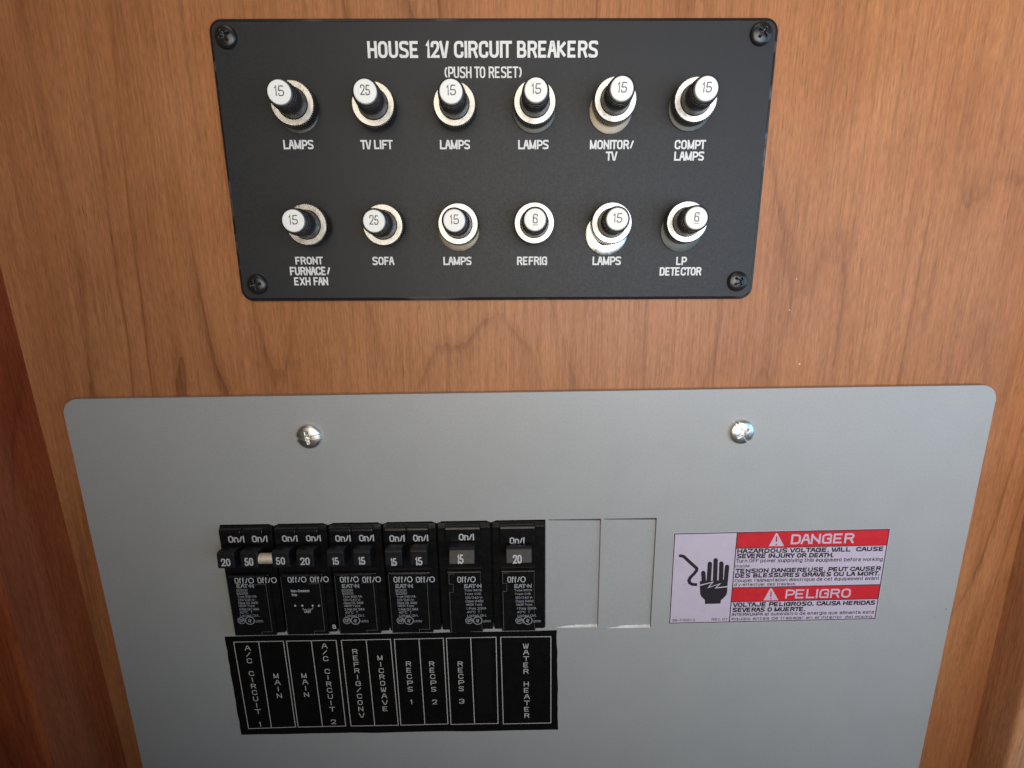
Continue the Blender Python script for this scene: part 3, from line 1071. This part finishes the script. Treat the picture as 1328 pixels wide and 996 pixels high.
b = MB()
b.prism(round_rect(-hwK-0.5, hwK+0.5, -hhK-0.5, hhK+0.5, 0.5, 3), 0.02, D0)
b.build('sticker_sheet', M_STK, stk)
DX = (K8(405, 91)[0]+K8(375, 580)[0])/2                 # divider
zb1 = (K8(402, 175)[1]+K8(1243, 159)[1])/2
zb2 = (K8(385, 396)[1]+K8(1207, 376)[1])/2
zb3 = (K8(380, 470)[1]+K8(1190, 460)[1])/2
b = MB()
b.flat([(DX, zb1), (hwK, zb1), (hwK, hhK), (DX, hhK)], D0+0.03)
b.build('red_band', M_RED, stk)
b = MB()
b.flat([(DX, zb3), (hwK, zb3), (hwK, zb2), (DX, zb2)], D0+0.03)
b.build('red_band', M_RED, stk)
ln = MB()
ln.stroke([(-hwK, -hhK), (hwK, -hhK), (hwK, hhK), (-hwK, hhK)], 0.42, D0+0.06, True)
ln.stroke([(DX, -hhK), (DX, hhK)], 0.42, D0+0.064)
for z in (zb1, zb2, zb3):
    ln.stroke([(DX, z), (hwK, z)], 0.36, D0+0.068)
ln.build('border_lines', M_SBLK, stk)

wh = MB()
bk = MB()


def ktext(mb, s, L, Rr, h, fw=0.2, gap=4.2, space=5, d=0.06, th=None):
    a, c = K8(*L), K8(*Rr)
    mx, my = (L[0]+Rr[0])/2, (L[1]+Rr[1])/2
    hh = K8(mx, my-h/2)[1]-K8(mx, my+h/2)[1]
    text(mb, s, (a[0]+c[0])/2, (a[1]+c[1])/2, c[0]-a[0], hh, D0+d, fw=fw, gap=gap, space=space, th=th,
         rot=math.atan2(c[1]-a[1], c[0]-a[0]))


ktext(wh, "DANGER", (711, 126), (1061, 119), 55, 0.18, 3.6)
wh.build('white_lettering', M_STK, stk)
wh = MB()
ktext(wh, "PELIGRO", (680, 430), (1042, 424), 50, 0.17, 3.6)
wh.build('white_lettering', M_STK, stk)
for cxk, cyt, cyb in ((628, 92, 164), (597, 398, 465)):
    wh = MB()
    P = [K8(cxk-41, cyb), K8(cxk+43, cyb-1), K8(cxk+6, cyt), K8(cxk-2, cyt)]
    wh.flat(P, D0+0.062)
    tri = wh.build('warning_triangle', M_STK, stk)
    cxk += 2
    ex = MB()
    ex.stroke([K8(cxk, cyt+20), K8(cxk-1, cyt+45)], 0.62, D0+0.1)
    ex.stroke([K8(cxk-1, cyb-10), K8(cxk-1, cyb-9)], 0.62, D0+0.1)
    ex.build('exclamation_mark', M_RED, tri)
for s, L, Rr, h, fw in [
    ("HAZARDOUS VOLTAGE. WILL  CAUSE", (412, 192), (1226, 178), 25, 0.245),
    ("SEVERE INJURY OR DEATH.", (410, 219), (948, 213), 25, 0.245),
    ("Turn OFF power supplying this equipment before working", (405, 248), (1220, 238), 24, 0.13),
    ("inside.", (402, 275), (487, 273), 16, 0.14),
    ("TENSION DANGEREUSE. PEUT CAUSER", (402, 302), (1210, 287), 24, 0.245),
    ("DES BLESSURES GRAVES OU LA MORT.", (400, 328), (1203, 315), 24, 0.245),
    ("Couper l'alimentation =lectrique de cet =quipement avant", (398, 357), (1200, 343), 22, 0.13),
    ("d'y effectuer des travaux.", (395, 380), (738, 374), 19, 0.13),
    ("VOLTAJE PELIGROSO. CAUSA HERIDAS", (388, 490), (1178, 477), 24, 0.245),
    ("SEVERAS O MUERTE.", (386, 518), (790, 513), 24, 0.245),
    ("INTERRUMPA el suministro de energia que alimenta este", (382, 546), (1172, 531), 21, 0.13),
    ("equipo antes de trabajar en el interior del mismo.", (380, 569), (1168, 556), 19, 0.13),
    ("99-77001-3", (52, 576), (175, 574), 13, 0.14), ("REV. 07", (270, 571), (356, 569), 13, 0.14),
]:
    ktext(bk, s, L, Rr, h, fw)
bk.build('black_lettering', M_SBLK, stk)


def z6(x, y):
    return FK.loc(870+x/7.967, 685+y/7.967, KD)


hd = MB()
d1 = D0+0.06
hd.stroke([z6(x, y) for x, y in ((85, 282), (130, 290), (190, 345), (245, 395), (268, 415), (264, 440), (235, 475), (200, 510), (187, 540),
                                 (195, 565), (222, 580), (272, 583))], 1.55, d1, cap=False)
palm = [(300, 590), (303, 680), (315, 705), (335, 725), (352, 742), (352, 782), (512, 778), (518, 742), (545, 720), (572, 690), (582, 655), (586, 590),
        (588, 535), (300, 545)]
hd.flat([z6(x, y) for x, y in palm], d1)
for x0, x1, ytop, lean in ((312, 358, 440, -6), (380, 426, 345, 12), (440, 486, 308, 8), (499, 545, 342, 6), (558, 603, 376, 14)):
    r = (x1-x0)/2
    P = [(x0-lean, 552), (x1-lean, 552)]
    cx_, cy_ = (x0+x1)/2, ytop+r
    P += [(cx_+r*math.cos(math.radians(a)), cy_-r*math.sin(math.radians(a))) for a in range(0, 181, 20)]
    hd.flat([z6(x, y) for x, y in P], d1+0.008)
hd.build('hand_pictogram', M_SBLK, stk)
li = MB()
li.stroke([z6(x, y) for x, y in ((303, 588), (432, 556), (386, 612), (508, 572), (462, 616), (585, 602))], 0.62, d1+0.04, cap=False)
li.build('lightning_pictogram', M_STK, stk)
